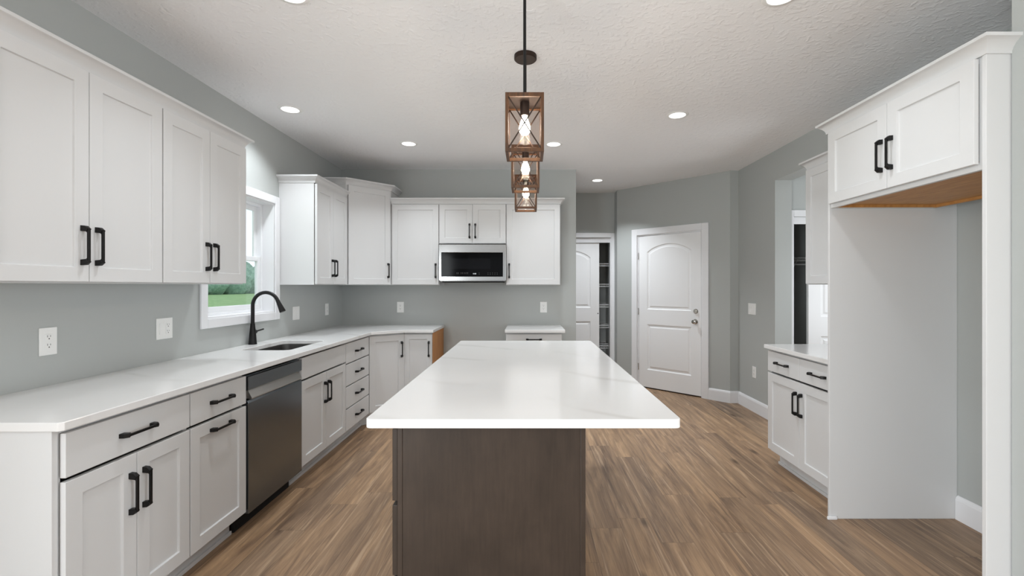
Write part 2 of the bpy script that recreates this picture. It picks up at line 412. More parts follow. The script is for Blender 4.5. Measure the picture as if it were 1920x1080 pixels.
def shaker(w, h, st=.06, th=.02, rec=.009):
    b = MB(); bm = b.bm
    def ring(i, y): return [bm.verts.new(p) for p in ((i, y, i), (w-i, y, i), (w-i, y, h-i), (i, y, h-i))]
    rb, rf, r1, r2 = ring(0, 0), ring(0, -th), ring(st, -th), ring(st+.0015, -th+rec)
    for a, c in ((rb, rf), (rf, r1), (r1, r2)):
        for k in range(4): bm.faces.new((a[k], a[(k+1) % 4], c[(k+1) % 4], c[k]))
    bm.faces.new(r2); bm.faces.new(rb[::-1]); return b
def front(root, kind, x0, x1, z0, z1, handle=None, m=None, st=.06):
    """kind door|drawer|panel; handle: L R (vertical, near the left/right stile) + t/b (near top/bottom), or H centre, or HT top rail"""
    m = m or M_cab; w, h = x1-x0, z1-z0
    if kind == 'door': o = shaker(w, h, st).build('door', m, root, .0015)
    else: o = MB().box(0, w, -.02, 0, 0, h).build('drawer' if kind == 'drawer' else 'false_front', m, root, .002)
    o.location = (x0, 0, z0)
    if handle:
        if handle == 'H': pull(o, w/2, h/2, False)
        elif handle == 'HT': pull(o, w/2, h-.045, False)
        else:
            px = .03 if handle[0] == 'L' else w-.03
            pz = .15 if handle[1] == 'b' else h-.15
            pull(o, px, pz, True)
    return o
CRP = [(0, 0), (.006, 0), (.007, .010), (.012, .022), (.021, .034), (.034, .045), (.045, .049), (.045, .062), (0, .062)]
def crown(root, path, z, m=None):
    return MB().sweep([(o, z+q) for o, q in CRP], path).build('crown_molding', m or M_cab, root, smooth=35)
def carcass(w, d, z0, z1, t=.012, f=.006):
    b = MB(); b.box(0, t, f, d, z0, z1).box(w-t, w, f, d, z0, z1).box(t, w-t, f, d, z0, z0+.018).box(t, w-t, f, d, z1-.018, z1).box(t, w-t, d-.012, d, z0+.018, z1-.018)
    return b
def upper(name, label, loc, rz, w, d, z0, z1, group=None):
    r = thing(name, label, 'cabinet', (loc[0], loc[1], z0), rz, group)
    carcass(w, d, 0, z1-z0).build('body', M_cab, r, .001); return r
def base(name, label, loc, rz, w, d, group=None, h=.892, toe=.105, side=None):
    r = thing(name, label, 'cabinet', (loc[0], loc[1], 0), rz, group)
    carcass(w, d, toe, h).build('body', M_cab, r, .001)
    MB().box(0, w, .075, .095, 0, toe).box(0, w, .062, .075, 0, .02).build('toe_kick', M_cab, r, .002)
    return r
UZ0, UZ1 = 1.384, 2.285        # wall cabinets
DZ0, DZ1 = 1.390-UZ0, 2.266-UZ0
CZ0 = 2.272-UZ0
UX, UD = -1.853, 2.165-1.853-.001
G = .004
RL, RR = R(90), R(-90)
# ---- left wall cabinets near the camera
def pair(r, w, z0, z1, hp='b', x0=0.0, x1=None):
    x1 = w if x1 is None else x1; c = (x0+x1)/2
    front(r, 'door', x0+G, c-.0015, z0, z1, 'R'+hp); front(r, 'door', c+.0015, x1-G, z0, z1, 'L'+hp)
g_up = 'white shaker wall cabinets'
r = upper('wall_cabinet', 'large white double-door wall cabinet nearest the camera, above the wall outlet', (UX, 1.520), RL, .769, UD, UZ0, UZ1, g_up)
pair(r, .769, DZ0, DZ1); crown(r, [(0, UD), (0, 0), (.769, 0)], CZ0)
r = upper('wall_cabinet', 'white double-door wall cabinet just before the kitchen window', (UX, 2.289), RL, .681, UD, UZ0, UZ1, g_up)
pair(r, .681, DZ0, DZ1); crown(r, [(0, 0), (.681, 0), (.681, UD)], CZ0)
# ---- left wall cabinet past the window
r = upper('wall_cabinet', 'narrow white double-door wall cabinet just past the window, side panel facing the camera', (UX, 3.962), RL, .683, UD, UZ0, UZ1, g_up)
pair(r, .683, DZ0, DZ1, x1=.672); crown(r, [(0, UD), (0, 0), (.683, 0)], CZ0)
# ---- corner wall cabinet
P1, P2 = Vector((-1.853, 4.645)), Vector((-1.497, 4.995))
a = math.atan2(P2.y-P1.y, P2.x-P1.x); dw = (P2-P1).length
def tolocal(pts, P, a):
    c, s = math.cos(-a), math.sin(-a)
    return [((x-P.x)*c-(y-P.y)*s, (x-P.x)*s+(y-P.y)*c) for x, y in pts]
r = thing('corner_wall_cabinet', 'tall angled white corner wall cabinet rising above its neighbours', 'cabinet', (P1.x, P1.y, UZ0), a, g_up)
pl = tolocal([(XL+.001, P1.y+.001), (P1.x, P1.y+.001), (P2.x-.001, P2.y), (P2.x-.001, YB-.001), (XL+.001, YB-.001)], P1, a)
MB().prism(pl, lambda u, v, q: (u, v, q), 0, 2.428-UZ0).build('body', M_cab, r, .0015)
front(r, 'door', .018, dw-.018, DZ0, 2.408-UZ0, 'Rb')
crown(r, tolocal([(XL+.001, P1.y), P1, P2, (P2.x, YB-.001)], P1, a), 2.412-UZ0)
# ---- back wall cabinets
YU = YB-.305
def bupper(x0, x1, z0, label, last=False):
    r = upper('wall_cabinet', label, (x0, YU), 0, x1-x0, .304, z0, UZ1, g_up)
    crown(r, [(0, 0), (x1-x0, 0)]+([(x1-x0, .304)] if last else []), 2.272-z0)
    return r
r = bupper(-1.497, -.9685, UZ0, 'white single-door wall cabinet left of the microwave')
front(r, 'door', .016, .5285-G, DZ0, DZ1, 'Rb')
r = bupper(-.9685, -.2334, 1.836, 'short white double-door wall cabinet directly above the microwave')
pair(r, .735, .004, 2.266-1.836)
for d in [c for c in r.children if c.name.startswith('door')]:
    for hh in d.children: hh.location.z = .135
r = bupper(-.2334, .360, UZ0, 'white single-door wall cabinet right of the microwave, behind the pendants', True)
front(r, 'door', G, .5934-.006, DZ0, DZ1, 'Lb')

# ---- left base run
BX, BDp = -1.573, 2.165-1.573-.001
g_b = 'white shaker base cabinets'
DRW = (.725, .876); DOR = (.125, .711)
r = base('base_cabinet', 'white base cabinet nearest the camera with one wide drawer over two doors', (BX, 1.526), RL, .570, BDp, g_b)
front(r, 'drawer', G, .570-G, *DRW, 'H'); pair(r, .570, *DOR, hp='t')
MB().box(-.022, -.002, -.0, BDp, 0, .892).build('end_panel', M_cab, r, .0015)
r = base('base_cabinet', 'narrow white pull-out cabinet beside the dishwasher with horizontal handles', (BX, 2.096), RL, .420, BDp, g_b)
front(r, 'drawer', G, .420-G, *DRW, 'H'); front(r, 'door', G, .420-G, *DOR, 'HT')
r = base('sink_base_cabinet', 'white sink base cabinet with plain false front and two doors', (BX, 3.128), RL, .767, BDp, g_b)
# hollow the body out below the basin
old = [c for c in r.children if c.name.startswith('body')][0]; bpy.data.objects.remove(old)
MB().box(0, .018, .006, BDp, .105, .892).box(.749, .767, .006, BDp, .105, .892).box(.018, .749, .006, BDp, .105, .123).box(.018, .749, BDp-.012, BDp, .123, .892).build('body', M_cab, r, .001)
front(r, 'panel', G, .767-G, *DRW); pair(r, .767, *DOR, hp='t')
r = base('drawer_cabinet', 'white base cabinet with a stack of four drawers', (BX, 3.895), RL, .580, BDp, g_b)
zz = [.125, .318, .511, .704, .886]
for k in range(4): front(r, 'drawer', G, .580-G-.012, zz[k], zz[k+1]-.010, 'H')
Q1, Q2 = Vector((-1.573, 4.475)), Vector((-1.272, 4.705))
qa = math.atan2(Q2.y-Q1.y, Q2.x-Q1.x); qw = (Q2-Q1).length
r = thing('corner_base_cabinet', 'angled white corner base cabinet with one tall door', 'cabinet', (Q1.x, Q1.y, 0), qa, g_b)
pl = tolocal([(XL+.001, Q1.y+.001), (Q1.x, Q1.y+.001), (Q2.x-.001, Q2.y), (Q2.x-.001, YB-.001), (XL+.001, YB-.001)], Q1, qa)
MB().prism(pl, lambda u, v, q: (u, v, q), .105, .892).build('body', M_cab, r, .0015)
kx = [(Q1.x-.075, Q1.y+.001), (Q2.x-.001, Q2.y+.09), (Q2.x-.001, YB-.2), (XL+.3, YB-.2), (XL+.3, Q1.y+.001)]
MB().prism(tolocal(kx, Q1, qa), lambda u, v, q: (u, v, q), 0, .105).build('toe_kick', M_cab, r)
front(r, 'door', .012, qw-.010, .125, .876, 'Rt')
r = base('base_cabinet', 'narrow white base cabinet at the end of the counter, raw wood side', (-1.272, 4.705), 0, .290, .594, g_b)
front(r, 'door', G, .290-.002, .125, .876, 'Rt', st=.05)
o = MB().box(.2905, .2955, 0, .594, 0, .892).build('side_panel', M_ply_v, r); o['label'] = 'orange-brown unpainted wood side'
# ---- base right of the range gap
r = base('base_cabinet', 'white base cabinet standing alone under the back wall, beyond the island', (-.2225, 4.705), 0, .580, .594, g_b)
o = front(r, 'drawer', G, .58-G, *DRW, 'H'); o.children[0].location.z += .024; pair(r, .58, *DOR, hp='t')

# ---- countertops
def roundrect(x0, x1, y0, y1, rr, n=6):
    out = []
    for cx, cy, a0 in ((x1-rr, y0+rr, -90), (x1-rr, y1-rr, 0), (x0+rr, y1-rr, 90), (x0+rr, y0+rr, 180)):
        for k in range(n+1):
            q = R(a0+90*k/n); out.append((cx+rr*math.cos(q), cy+rr*math.sin(q)))
    return out
CT0, CT1 = .893, .923
SX0, SX1, SY0, SY1 = -2.02, -1.672, 3.19, 3.774
cut = roundrect(SX0, SX1, SY0, SY1, .05)
outl = [(XL+.001, 1.493), (-1.542, 1.493), (-1.53, 1.505), (-1.53, 4.457), (-1.258, 4.66), (-.965, 4.66), (-.965, YB-.001), (XL+.001, YB-.001)]
o = MB().slab(outl, [cut], CT0, CT1).build('countertop', M_quartz, None, .003)
tag(o, 'long white quartz countertop along the left wall with sink cutout', 'countertop', 'white quartz countertops')
o = MB().box(-.232, .386, 4.66, YB-.001, CT0, CT1).build('countertop', M_quartz, None, .003)
tag(o, 'small square white countertop under the back wall, right of range gap', 'countertop', 'white quartz countertops')
IX0, IX1, IY0, IY1 = -.549, .520, 1.535, 3.748
o = MB().slab(roundrect(IX0, IX1, IY0, IY1, .02, 4), [], CT0-.001, CT1).build('island_countertop', M_quartz, None, .004)
tag(o, 'big rectangular white veined quartz top on the brown island', 'countertop', 'white quartz countertops')

# ---- island base
ib = thing('island_cabinet', 'dark brown stained island base under the big white countertop', 'island', (0, 0, 0))
ex0, ex1, ey0, ey1 = -.448, .200, 1.565, 3.715
MB().box(ex0+.002, ex1-.002, ey0+.012, ey1-.012, .09, .891).build('body', M_island, ib, .001)
for y0, y1 in ((ey0+.003, ey0+.012), (ey1-.012, ey1-.003)):
    MB().box(ex0+.017, ex1-.017, y0, y1, .0, .891).build('end_panel', M_island, ib, .001)
for x0 in (ex0, ex1-.018):
    for y0 in (ey0, ey1-.018):
        MB().box(x0, x0+.018, y0, y0+.018, 0, .891).build('corner_stile', M_island, ib, .002)
MB().box(ex1-.002, ex1, ey0+.018, ey1-.018, .0, .891).build('back_panel', M_island, ib)
MB().box(ex0+.07, ex0+.085, ey0+.02, ey1-.02, 0, .09).build('toe_kick', M_island, ib)
# fronts on the left side (local frame turned so that fronts face -X)
fr = [(ey0+.004, 2.28, 'drw'), (2.284, 2.99, 'door'), (2.994, ey1-.004, 'drw')]
def ifront(y0, y1, z0, z1, kind, handle):
    w, h = y1-y0, z1-z0
    if kind == 'door': o = shaker(w, h).build('door', M_island, ib, .0015)
    else: o = MB().box(0, w, -.018, 0, 0, h).build('drawer', M_island, ib, .002)
    o.location = (ex0, y1, z0); o.rotation_euler = (0, 0, RR)
    if handle == 'H': pull(o, w/2, h/2, False, -.018)
    else: pull(o, .03 if handle == 'L' else w-.03, h-.15, True)
for y0, y1, k in fr:
    if k == 'drw':
        for z0, z1 in ((.11, .36), (.375, .617), (.632, .880)):
            ifront(y0, y1, z0, z1, 'drawer', 'H')
    else:
        m_ = (y0+y1)/2
        ifront(y0, y1, .725, .880, 'drawer', 'H')
        ifront(y0, m_-.0015, .11, .711, 'door', 'L'); ifront(m_+.0015, y1, .11, .711, 'door', 'R')

# ---- refrigerator surround and coffee bar on the right
FX, FY0, FY1 = 1.78, 1.784, 2.682
o = MB().box(FX, XA-.001, FY0-.019, FY0-.001, 0, 2.30).build('refrigerator_enclosure', M_cab, None, .002)
tag(o, 'tall white panel at the right edge, nearest the camera', 'side panel', 'tall panels flanking the refrigerator gap')
o = MB().box(FX, XA-.001, FY1+.001, FY1+.017, 0, 2.30).build('refrigerator_enclosure', M_cab, None, .002)
tag(o, 'tall wide white side panel between the refrigerator gap and coffee bar', 'side panel', 'tall panels flanking the refrigerator gap')
MB().box(FX-.016, FX+.04, FY1-.012, FY1+.0005, 0, .018).build('shoe_molding', M_trim, o, .003)
FZ = 1.830
r = thing('refrigerator_wall_cabinet', 'white double-door cabinet over the empty refrigerator gap, raw wood underside', 'cabinet', (FX, FY1, FZ), RR, g_up)
w_, d_ = FY1-FY0, .615
b = MB().box(.016, w_-.016, .006, .026, 0, .03).box(.016, w_-.016, .006, .026, .42, 2.30-FZ).box(0, .016, .006, d_, 0, 2.30-FZ).box(w_-.016, w_, .006, d_, 0, 2.30-FZ).box(.016, w_-.016, .026, d_, .44, 2.30-FZ)
b.build('body', M_cab, r, .0015)
o = MB().box(.016, w_-.016, .026, d_-.018, .016, .028).build('bottom_panel', M_ply, r); o['label'] = 'orange-brown unpainted wood underside'
o = MB().box(.016, w_-.016, d_-.018, d_, .001, .20).box(.016, .034, .027, d_-.018, .002, .016).build('back_rail', M_ply, r); o['label'] = 'orange-brown unpainted wood rail'
pair(r, w_, .022, 2.268-FZ, x0=.012, x1=w_-.006)
for d in [c for c in r.children if c.name.startswith('door')]:
    for hh in d.children: hh.location.z = .165
crown(r, [(-.018, d_), (-.018, 0), (w_+.019, 0), (w_+.019, .12)], 2.272-FZ)

CY1 = 3.53
r = upper('wall_cabinet', 'white wall cabinet over the coffee bar, half hidden by the tall refrigerator panel', (2.175, CY1), RR, CY1-2.702, XR-2.175-.001, UZ0, UZ1, g_up)
pair(r, CY1-2.702, DZ0, DZ1); crown(r, [(0, .304), (0, 0), (CY1-2.702, 0)], CZ0)
r = base('base_cabinet', 'white coffee bar base cabinet with two drawers over two doors', (1.876, CY1-.012), RR, CY1-.012-2.702, XR-1.876-.001, g_b)
w_ = CY1-.012-2.702
front(r, 'drawer', G, w_/2-.003, *DRW, 'H'); front(r, 'drawer', w_/2+.003, w_-G, *DRW, 'H'); pair(r, w_, *DOR, hp='t')
o = MB().box(1.833, XR-.001, 2.702, CY1, CT0, CT1).build('countertop', M_quartz, None, .003)
tag(o, 'short white quartz countertop on the coffee bar at right', 'countertop', 'white quartz countertops')

# ------------------------------------------------------------------ dishwasher
dw_ = thing('dishwasher', 'dark stainless dishwasher under the long counter beside the sink cabinet', 'dishwasher', (BX, 2.519, 0), RL)
W_ = .605
MB().box(.004, W_-.004, .03, .56, .09, .875).build('body', M_dark, dw_)
MB().box(.012, W_-.012, .06, .075, .0, .095).build('toe_kick', M_dark, dw_)
prof = [(.0, .735), (-.020, .735), (-.026, .722), (-.026, .108), (.0, .108)]   # (y, z)
o = MB().prism(prof, lambda u, v, q: (q, u, v), .006, W_-.004).build('door', M_dsteel, dw_, .002)
MB().box(.006, W_-.004, 0.0, .030, .108, .872).build('door_liner', M_dsteel, dw_)
hd = MB().prism([(0, .868), (-.026, .868), (-.026, .796), (-.012, .788), (0, .788)], lambda u, v, q: (q, u, v), .006, W_-.004)
hd.build('control_strip', M_dsteel, dw_, .0015)
hp = MB().prism([(-.0005, .742), (-.024, .736), (-.0265, .739), (-.0265, .745), (-.004, .787), (-.0005, .787)], lambda u, v, q: (q, u, v), .035, W_-.004)
o = hp.build('pocket_handle', M_lip_sheen, dw_); o['label'] = 'steel pocket handle, reflected ceiling light in its colour'

# ------------------------------------------------------------------ sink + faucet
sk = thing('sink', 'undermount stainless sink basin set in the long countertop', 'sink', ((SX0+SX1)/2, (SY0+SY1)/2, .68))
def basin():
    b = MB(); bm = b.bm; cx, cy = (SX0+SX1)/2, (SY0+SY1)/2
    lv = [(0.0, .892-.68, .05), (.000, .70-.68, .05), (.03, .685-.68, .04), (.12, .682-.68, .02)]
    ov = [(-.012, .892-.68, .06), (-.012, .67-.68, .06)]
    rings = []
    for ins, z, rr in ov[::-1]+lv:
        rings.append([bm.verts.new((x-cx, y-cy, z)) for x, y in roundrect(SX0+ins, SX1-ins, SY0+ins, SY1-ins, rr)])
    for p, q in zip(rings, rings[1:]):
        for k in range(len(p)): bm.faces.new((p[k], p[(k+1) % len(p)], q[(k+1) % len(p)], q[k]))
    bm.faces.new(rings[-1]); bm.faces.new(rings[0][::-1]); return b
basin().build('basin', M_sink, sk, smooth=40)
MB().lathe([(0, .004), (.02, .004), (.038, .005), (.043, .0025), (.043, .002)], (0, 0, .0005)).build('drain', M_chrome, sk, smooth=40)

fc = thing('faucet', 'matte black gooseneck faucet behind the sink', 'faucet', (-2.121, 3.513, CT1))
MB().lathe([(0, 0), (.030, 0), (.030, .004), (.0285, .012), (.024, .07), (.018, .13), (.0155, .16), (0, .16)]).build('base', M_black, fc, smooth=40)
pts = [(0, 0, .15), (0, 0, .22), (0, 0, .285)]+[(.1-.1*math.cos(R(q)), 0, .300+.1*math.sin(R(q))) for q in range(0, 161, 10)]
MB().tube(pts, .0135).build('spout', M_black, fc, smooth=40)
e = Vector(pts[-1]); d = (Vector(pts[-1])-Vector(pts[-2])).normalized()
MB().tube([e-d*.004, e+d*.01, e+d*.05, e+d*.088, e+d*.092], [.0145, .0150, .019, .023, .021], 18).build('spray_head', M_black, fc, smooth=40)
MB().tube([(0, .012, .094), (0, .036, .094)], .016).build('handle_hub', M_black, fc, smooth=40)
MB().tube([(0, .034, .094), (.005, .06, .099), (.010, .125, .106)], [.007, .006, .0062]).build('lever', M_black, fc, smooth=40)

# ------------------------------------------------------------------ microwave
mw = thing('microwave', 'stainless over-the-range microwave with black glass door hung under the short cabinet', 'microwave', (-.954, 4.90, 1.420))
mW, mH = .723, .405
MB().box(.004, mW-.004, .03, .398, .004, mH).build('body', M_steel, mw, .003)
MB().box(.03, mW-.03, .035, .36, -.008, .004).build('vent_grille', M_dark, mw)
# frame of the door as one ring
b = MB(); bm = b.bm
def rg(x0, x1, z0, z1, y): return [bm.verts.new(p) for p in ((x0, y, z0), (x1, y, z0), (x1, y, z1), (x0, y, z1))]
gx0, gx1, gz0, gz1 = .026, mW-.034, .055, .313
r0, r1, r2, r3 = rg(0, mW, .012, mH-.003, .03), rg(0, mW, .012, mH-.003, .0), rg(gx0, gx1, gz0, gz1, .0), rg(gx0, gx1, gz0, gz1, .006)
for a_, c_ in ((r0, r1), (r1, r2), (r2, r3)):
    for k in range(4): bm.faces.new((a_[k], a_[(k+1) % 4], c_[(k+1) % 4], c_[k]))
bm.faces.new(r3); bm.faces.new(r0[::-1])
md = b.build('door', M_steel, mw, .003)
gl = MB().box(gx0+.001, gx1-.001, .001, .0055, gz0+.001, gz1-.001).build('glass', M_bglass, md)
MB().box(.12, .555, .0004, .001, .138, .250).build('viewing_window', M_bwin, gl)
cp = MB()
for x in (.19, .205, .235, .252, .270, .288, .306): cp.box(x, x+.007, .0004, .001, .085, .087).box(x+.002, x+.006, .0004, .001, .093, .098)
for x in (.43, .525, .55, .575, .60, .625): cp.box(x, x+.007, .0004, .001, .078, .080).box(x+.001, x+.006, .0004, .001, .092, .095)
cp.build('control_marks', M_mark, md)['kind'] = 'stuff'
dg = MB()
for x in (.368, .383, .393): dg.box(x, x+.008, .0003, .001, .080, .082).box(x, x+.002, .0003, .001, .080, .092).box(x+.006, x+.008, .0003, .001, .080, .092).box(x, x+.008, .0003, .001, .090, .092)
dg.box(.3785, .380, .0003, .001, .083, .085).box(.3785, .380, .0003, .001, .088, .090)
dg.build('clock_display', M_digit, md)

# ------------------------------------------------------------------ switches and outlets
def plate(name, label, loc, rz, w, devices, h=.124):
    r = thing(name, label, 'outlet' if 'outlet' in name else 'switch', loc, rz, 'white wall plates')
    MB().box(-w/2, w/2, -.006, -.0005, -h/2, h/2).build('cover_plate', M_plastic, r, .002)
    n = len(devices)
    for i, dv in enumerate(devices):
        cx = (i-(n-1)/2)*.046
        if dv == 'rocker':
            MB().prism([(-.006, -.033), (-.0085, -.033), (-.0068, 0), (-.0095, .033), (-.006, .033)], lambda u, v, q: (q, u, v), cx-.0165, cx+.0165).build('rocker', M_plastic, r)
        else:
            f = MB().box(cx-.0165, cx+.0165, -.0085, -.006, -.033, .033).build('receptacle', M_plastic, r, .001)
            s = MB()
            for zc in (-.019, .019):
                s.box(cx-.008, cx-.006, -.0088, -.0085, zc, zc+.009).box(cx+.005, cx+.007, -.0088, -.0085, zc+.001, zc+.008)
                s.lathe([(0, -.0003), (.0028, -.0003), (.0028, 0), (0, 0)], (cx, -.0085, zc-.007), 'y', 12)
            s.build('slots', M_slot, f)
    return r
plate('wall_outlet', 'white outlet on left wall nearest the camera, under the wall cabinet', (XL, 2.052, 1.123), RL, .076, ['outlet'])
plate('wall_switch', 'double white switch and outlet plate on left wall before the window', (XL, 2.710, 1.120), RL, .119, ['rocker', 'outlet'])
plate('wall_switch', 'double white switch plate just past the window, right of the faucet', (XL, 4.252, 1.120), RL, .122, ['rocker', 'rocker'])
plate('wall_outlet', 'white outlet on the left wall close to the back corner', (XL, 4.905, 1.122), RL, .078, ['outlet'])
plate('wall_outlet', 'white outlet on the back wall above the counter end', (-1.478, YB, 1.127), 0, .080, ['outlet'])
plate('wall_outlet', 'white outlet on the back wall right of the microwave', (.187, YB, 1.127), 0, .080, ['outlet'])
plate('wall_switch', 'white switch plate on the right wall beyond the coffee bar', (XR, 5.02, 1.12), RR, .165, ['rocker', 'rocker', 'rocker'])
plate('wall_outlet', 'low white outlet near the floor on the right wall', (XR, 4.97, .432), RR, .078, ['outlet'])

# ------------------------------------------------------------------ doors
def outline(x0, x1, z0, z1, arch, n=14):
    pts = [(x0, z0), (x1, z0)]
    if arch:
        pts += [(x0+(x1-x0)*(1-k/n), z1-arch+arch*math.sin(PI*k/n)**.75 if 0 < k < n else z1-arch) for k in range(n+1)]
    else: pts += [(x1, z1), (x0, z1)]
    return pts
def inset(pts, d):
    xs = [p[0] for p in pts]; zs = [p[1] for p in pts]; cx, cz = (min(xs)+max(xs))/2, (min(zs)+max(zs))/2
    kx, kz = 1-2*d/(max(xs)-min(xs)), 1-2*d/(max(zs)-min(zs))
    return [(cx+(x-cx)*kx, cz+(z-cz)*kz) for x, z in pts]
def slab_mesh(w, h, th=.035):
    b = MB(); bm = b.bm; m = .125
    panels = [outline(m, w-m, .235, .845, 0), outline(m, w-m, 1.045, h-.115, .10)]
    for y in (0, -th):
        es = []
        for lp in [[(0, 0), (w, 0), (w, h), (0, h)]]+panels:
            vs = [bm.verts.new((x, y, z)) for x, z in lp]
            es += [bm.edges.new((vs[i], vs[(i+1) % len(vs)])) for i in range(len(vs))]
        bmesh.ops.triangle_fill(bm, use_beauty=True, edges=es)
        sg = -1 if y == 0 else 1
        for lp in panels:
            prev = [bm.verts.new((x, y, z)) for x, z in lp]
            for ins, dep in ((.012, .010), (.030, .010), (.046, .003)):
                cur = [bm.verts.new((x, y+sg*dep, z)) for x, z in inset(lp, ins)]
                for k in range(len(cur)): bm.faces.new((prev[k], prev[(k+1) % len(cur)], cur[(k+1) % len(cur)], cur[k]))
                prev = cur
            bm.faces.new(prev)
    for p, q in (((0, 0), (w, 0)), ((w, 0), (w, h)), ((w, h), (0, h)), ((0, h), (0, 0))):
        bm.faces.new([bm.verts.new(c) for c in ((p[0], 0, p[1]), (q[0], 0, q[1]), (q[0], -th, q[1]), (p[0], -th, p[1]))])
    bmesh.ops.remove_doubles(bm, verts=bm.verts, dist=1e-5)
    return b
CASE = .083
def casing(parent, t0, t1, zt, y=0, w=CASE):
    b = MB()
    b.box(t0-w, t0, y-.018, y-.0005, 0, zt+w).box(t1, t1+w, y-.018, y-.0005, 0, zt+w).box(t0, t1, y-.018, y-.0005, zt, zt+w)
    return b.build('casing', M_trim, parent, .004)
# door_1: garage door on the diagonal wall
d1 = sempty('door_1', (DA.x, DA.y, 0), dang)
casing(d1, .327, 1.230, 2.062)
MB().box(.3255, .343, 0, .118, 0, 2.065).box(1.2165, 1.2345, 0, .118, 0, 2.065).box(.343, 1.2165, 0, .118, 2.048, 2.0695).build('jamb', M_trim, d1, .001)
sl = slab_mesh(.866, 2.028).build('slab', M_door, d1, 0); sl.location = (.3465, .040, .016)
MB().box(.343, 1.2165, .012, .118, 0, .012).build('threshold', M_bronze, d1)
for z in (.28, 1.03, 1.78):
    MB().tube([(.3445, -.002, z-.045), (.3445, -.002, z+.045)], .006).box(.3435, .3465, -.002, .004, z-.045, z+.045).build('hinge', M_chrome, d1)
kp = [(0, 0), (.032, 0), (.032, -.006), (.013, -.010), (.011, -.030), (.022, -.036), (.0275, -.048), (.024, -.060), (.010, -.066), (0, -.066)]
MB().lathe(kp, (.795, -.035, .915), 'y').build('knob', M_chrome, sl, smooth=40)
MB().lathe([(0, 0), (.030, 0), (.030, -.008), (.024, -.014), (0, -.014)], (.800, -.035, 1.045), 'y').box(.794, .806, -.067, -.048, 1.030, 1.060).build('deadbolt', M_chrome, sl, smooth=40)
# door_2: pantry bypass closet
d2 = sempty('door_2', (0, YC, 0))
b = MB().box(CX0-.055, CX0, -.018, -.0005, 0, CZ+.066).box(CX1, CX1+.05, -.018, -.0005, 0, CZ+.066).box(CX0, CX1, -.018, -.0005, CZ, CZ+.066)
b.build('casing', M_trim, d2, .004)
MB().box(CX0+.001, CX1-.001, .012, .028, 2.006, CZ-.001).build('fascia', M_trim, d2, .002)
MB().box(CX0, CX0+.012, 0, .109, 0, CZ).box(CX1-.012, CX1, 0, .109, 0, CZ).build('jamb', M_trim, d2)
s2 = slab_mesh(.76, 1.992).build('sliding_panel', M_door, d2); s2.location = (.290, .066, .012)
MB().lathe([(0, -.002), (.006, -.002), (.008, 0), (0, 0)], (.742, -.035, .96), 'y').build('finger_pull', M_bronze, s2, smooth=40)
s2 = slab_mesh(.76, 1.992).build('sliding_panel', M_door, d2); s2.location = (-.245, .107, .012)
# door_3: mudroom bypass closet
d3 = sempty('door_3', (0, YM, 0))
b = MB().box(MX0-.050, MX0, -.018, -.0005, 0, MZ+.066).box(MX1, MX1+.05, -.018, -.0005, 0, MZ+.066).box(MX0, MX1, -.018, -.0005, MZ, MZ+.066)
b.build('casing', M_trim, d3, .004)
MB().box(MX0+.001, MX1-.001, .012, .028, 2.006, MZ-.001).build('fascia', M_trim, d3, .002)
s3 = slab_mesh(.76, 1.992).build('sliding_panel', M_door, d3); s3.location = (2.884, .066, .012)
s3 = slab_mesh(.76, 1.992).build('sliding_panel', M_door, d3); s3.location = (3.36, .107, .012)

# ------------------------------------------------------------------ wire shelves
def wire_shelf(name, label, x0, x1, y0, y1, z, group, step=.025):
    r = thing(name, label, 'shelf', (x0, y1, z), 0, group)
    L, D = x1-x0, y1-y0; b = MB()
    for y in (-.006, -D/2, -D+.004): b.tube([(0, y, 0), (L, y, 0)], .004, 8)
    b.tube([(0, -D, -.034), (L, -D, -.034)], .0045, 8)
    k = step/2
    while k < L:
        b.tube([(k, -.004, .004), (k, -D, .004), (k, -D, -.034)], .0018, 5); k += step
    b.build('wire_deck', M_wire, r)
    for x in (L*.22, L*.6):
        MB().bar((x, -D+.02, -.012), (x, -.012, -.26), .012, .006).build('brace', M_wire, r)
    MB().box(L-.010, L-.001, -D-.012, -D+.03, -.046, .012).build('end_bracket', M_wire, r, .002)
    return r
for k, (z, nm) in enumerate(((1.71, 'top'), (1.40, 'second'), (1.09, 'third'), (.78, 'fourth'), (.47, 'fifth'))):
    wire_shelf('wire_shelf', 'white wire pantry shelf, %s from the top, in the dark door gap' % nm if k else 'topmost white wire shelf in the dark pantry door gap',
               -.35, 1.262, YC+.22, YC+.745, z, 'pantry wire shelves')
ws = wire_shelf('closet_shelf', 'white wire hanging shelf inside the mudroom closet', 2.66, 4.39, YM+.45, 5.395, 1.69, None)
MB().tube([(0, -.30, -.075), (1.73, -.30, -.075)], .008, 8).build('hanging_rod', M_wire, ws)

# ------------------------------------------------------------------ window over the sink
wn_ = sempty('window_1', (XL, 0, 0))
b = MB(); c = .064
for y0, y1, z0, z1 in ((WY0-c, WY0, WZ0-c, WZ1+c), (WY1, WY1+c, WZ0-c, WZ1+c), (WY0, WY1, WZ1, WZ1+c), (WY0, WY1, WZ0-c, WZ0)):
    b.box(.0005, .016, y0, y1, z0, z1)
b.build('casing', M_trim, wn_, .004)
b = MB(); tj = .012
b.box(-.148, .0005, WY0, WY0+tj, WZ0, WZ1).box(-.148, .0005, WY1-tj, WY1, WZ0, WZ1).box(-.148, .0005, WY0+tj, WY1-tj, WZ0, WZ0+tj).box(-.148, .0005, WY0+tj, WY1-tj, WZ1-tj, WZ1)
b.build('jamb', M_trim, wn_)
def ring_box(x0, x1, y0, y1, z0, z1, t): return MB().box(x0, x1, y0, y0+t, z0, z1).box(x0, x1, y1-t, y1, z0, z1).box(x0, x1, y0+t, y1-t, z0, z0+t).box(x0, x1, y0+t, y1-t, z1-t, z1)
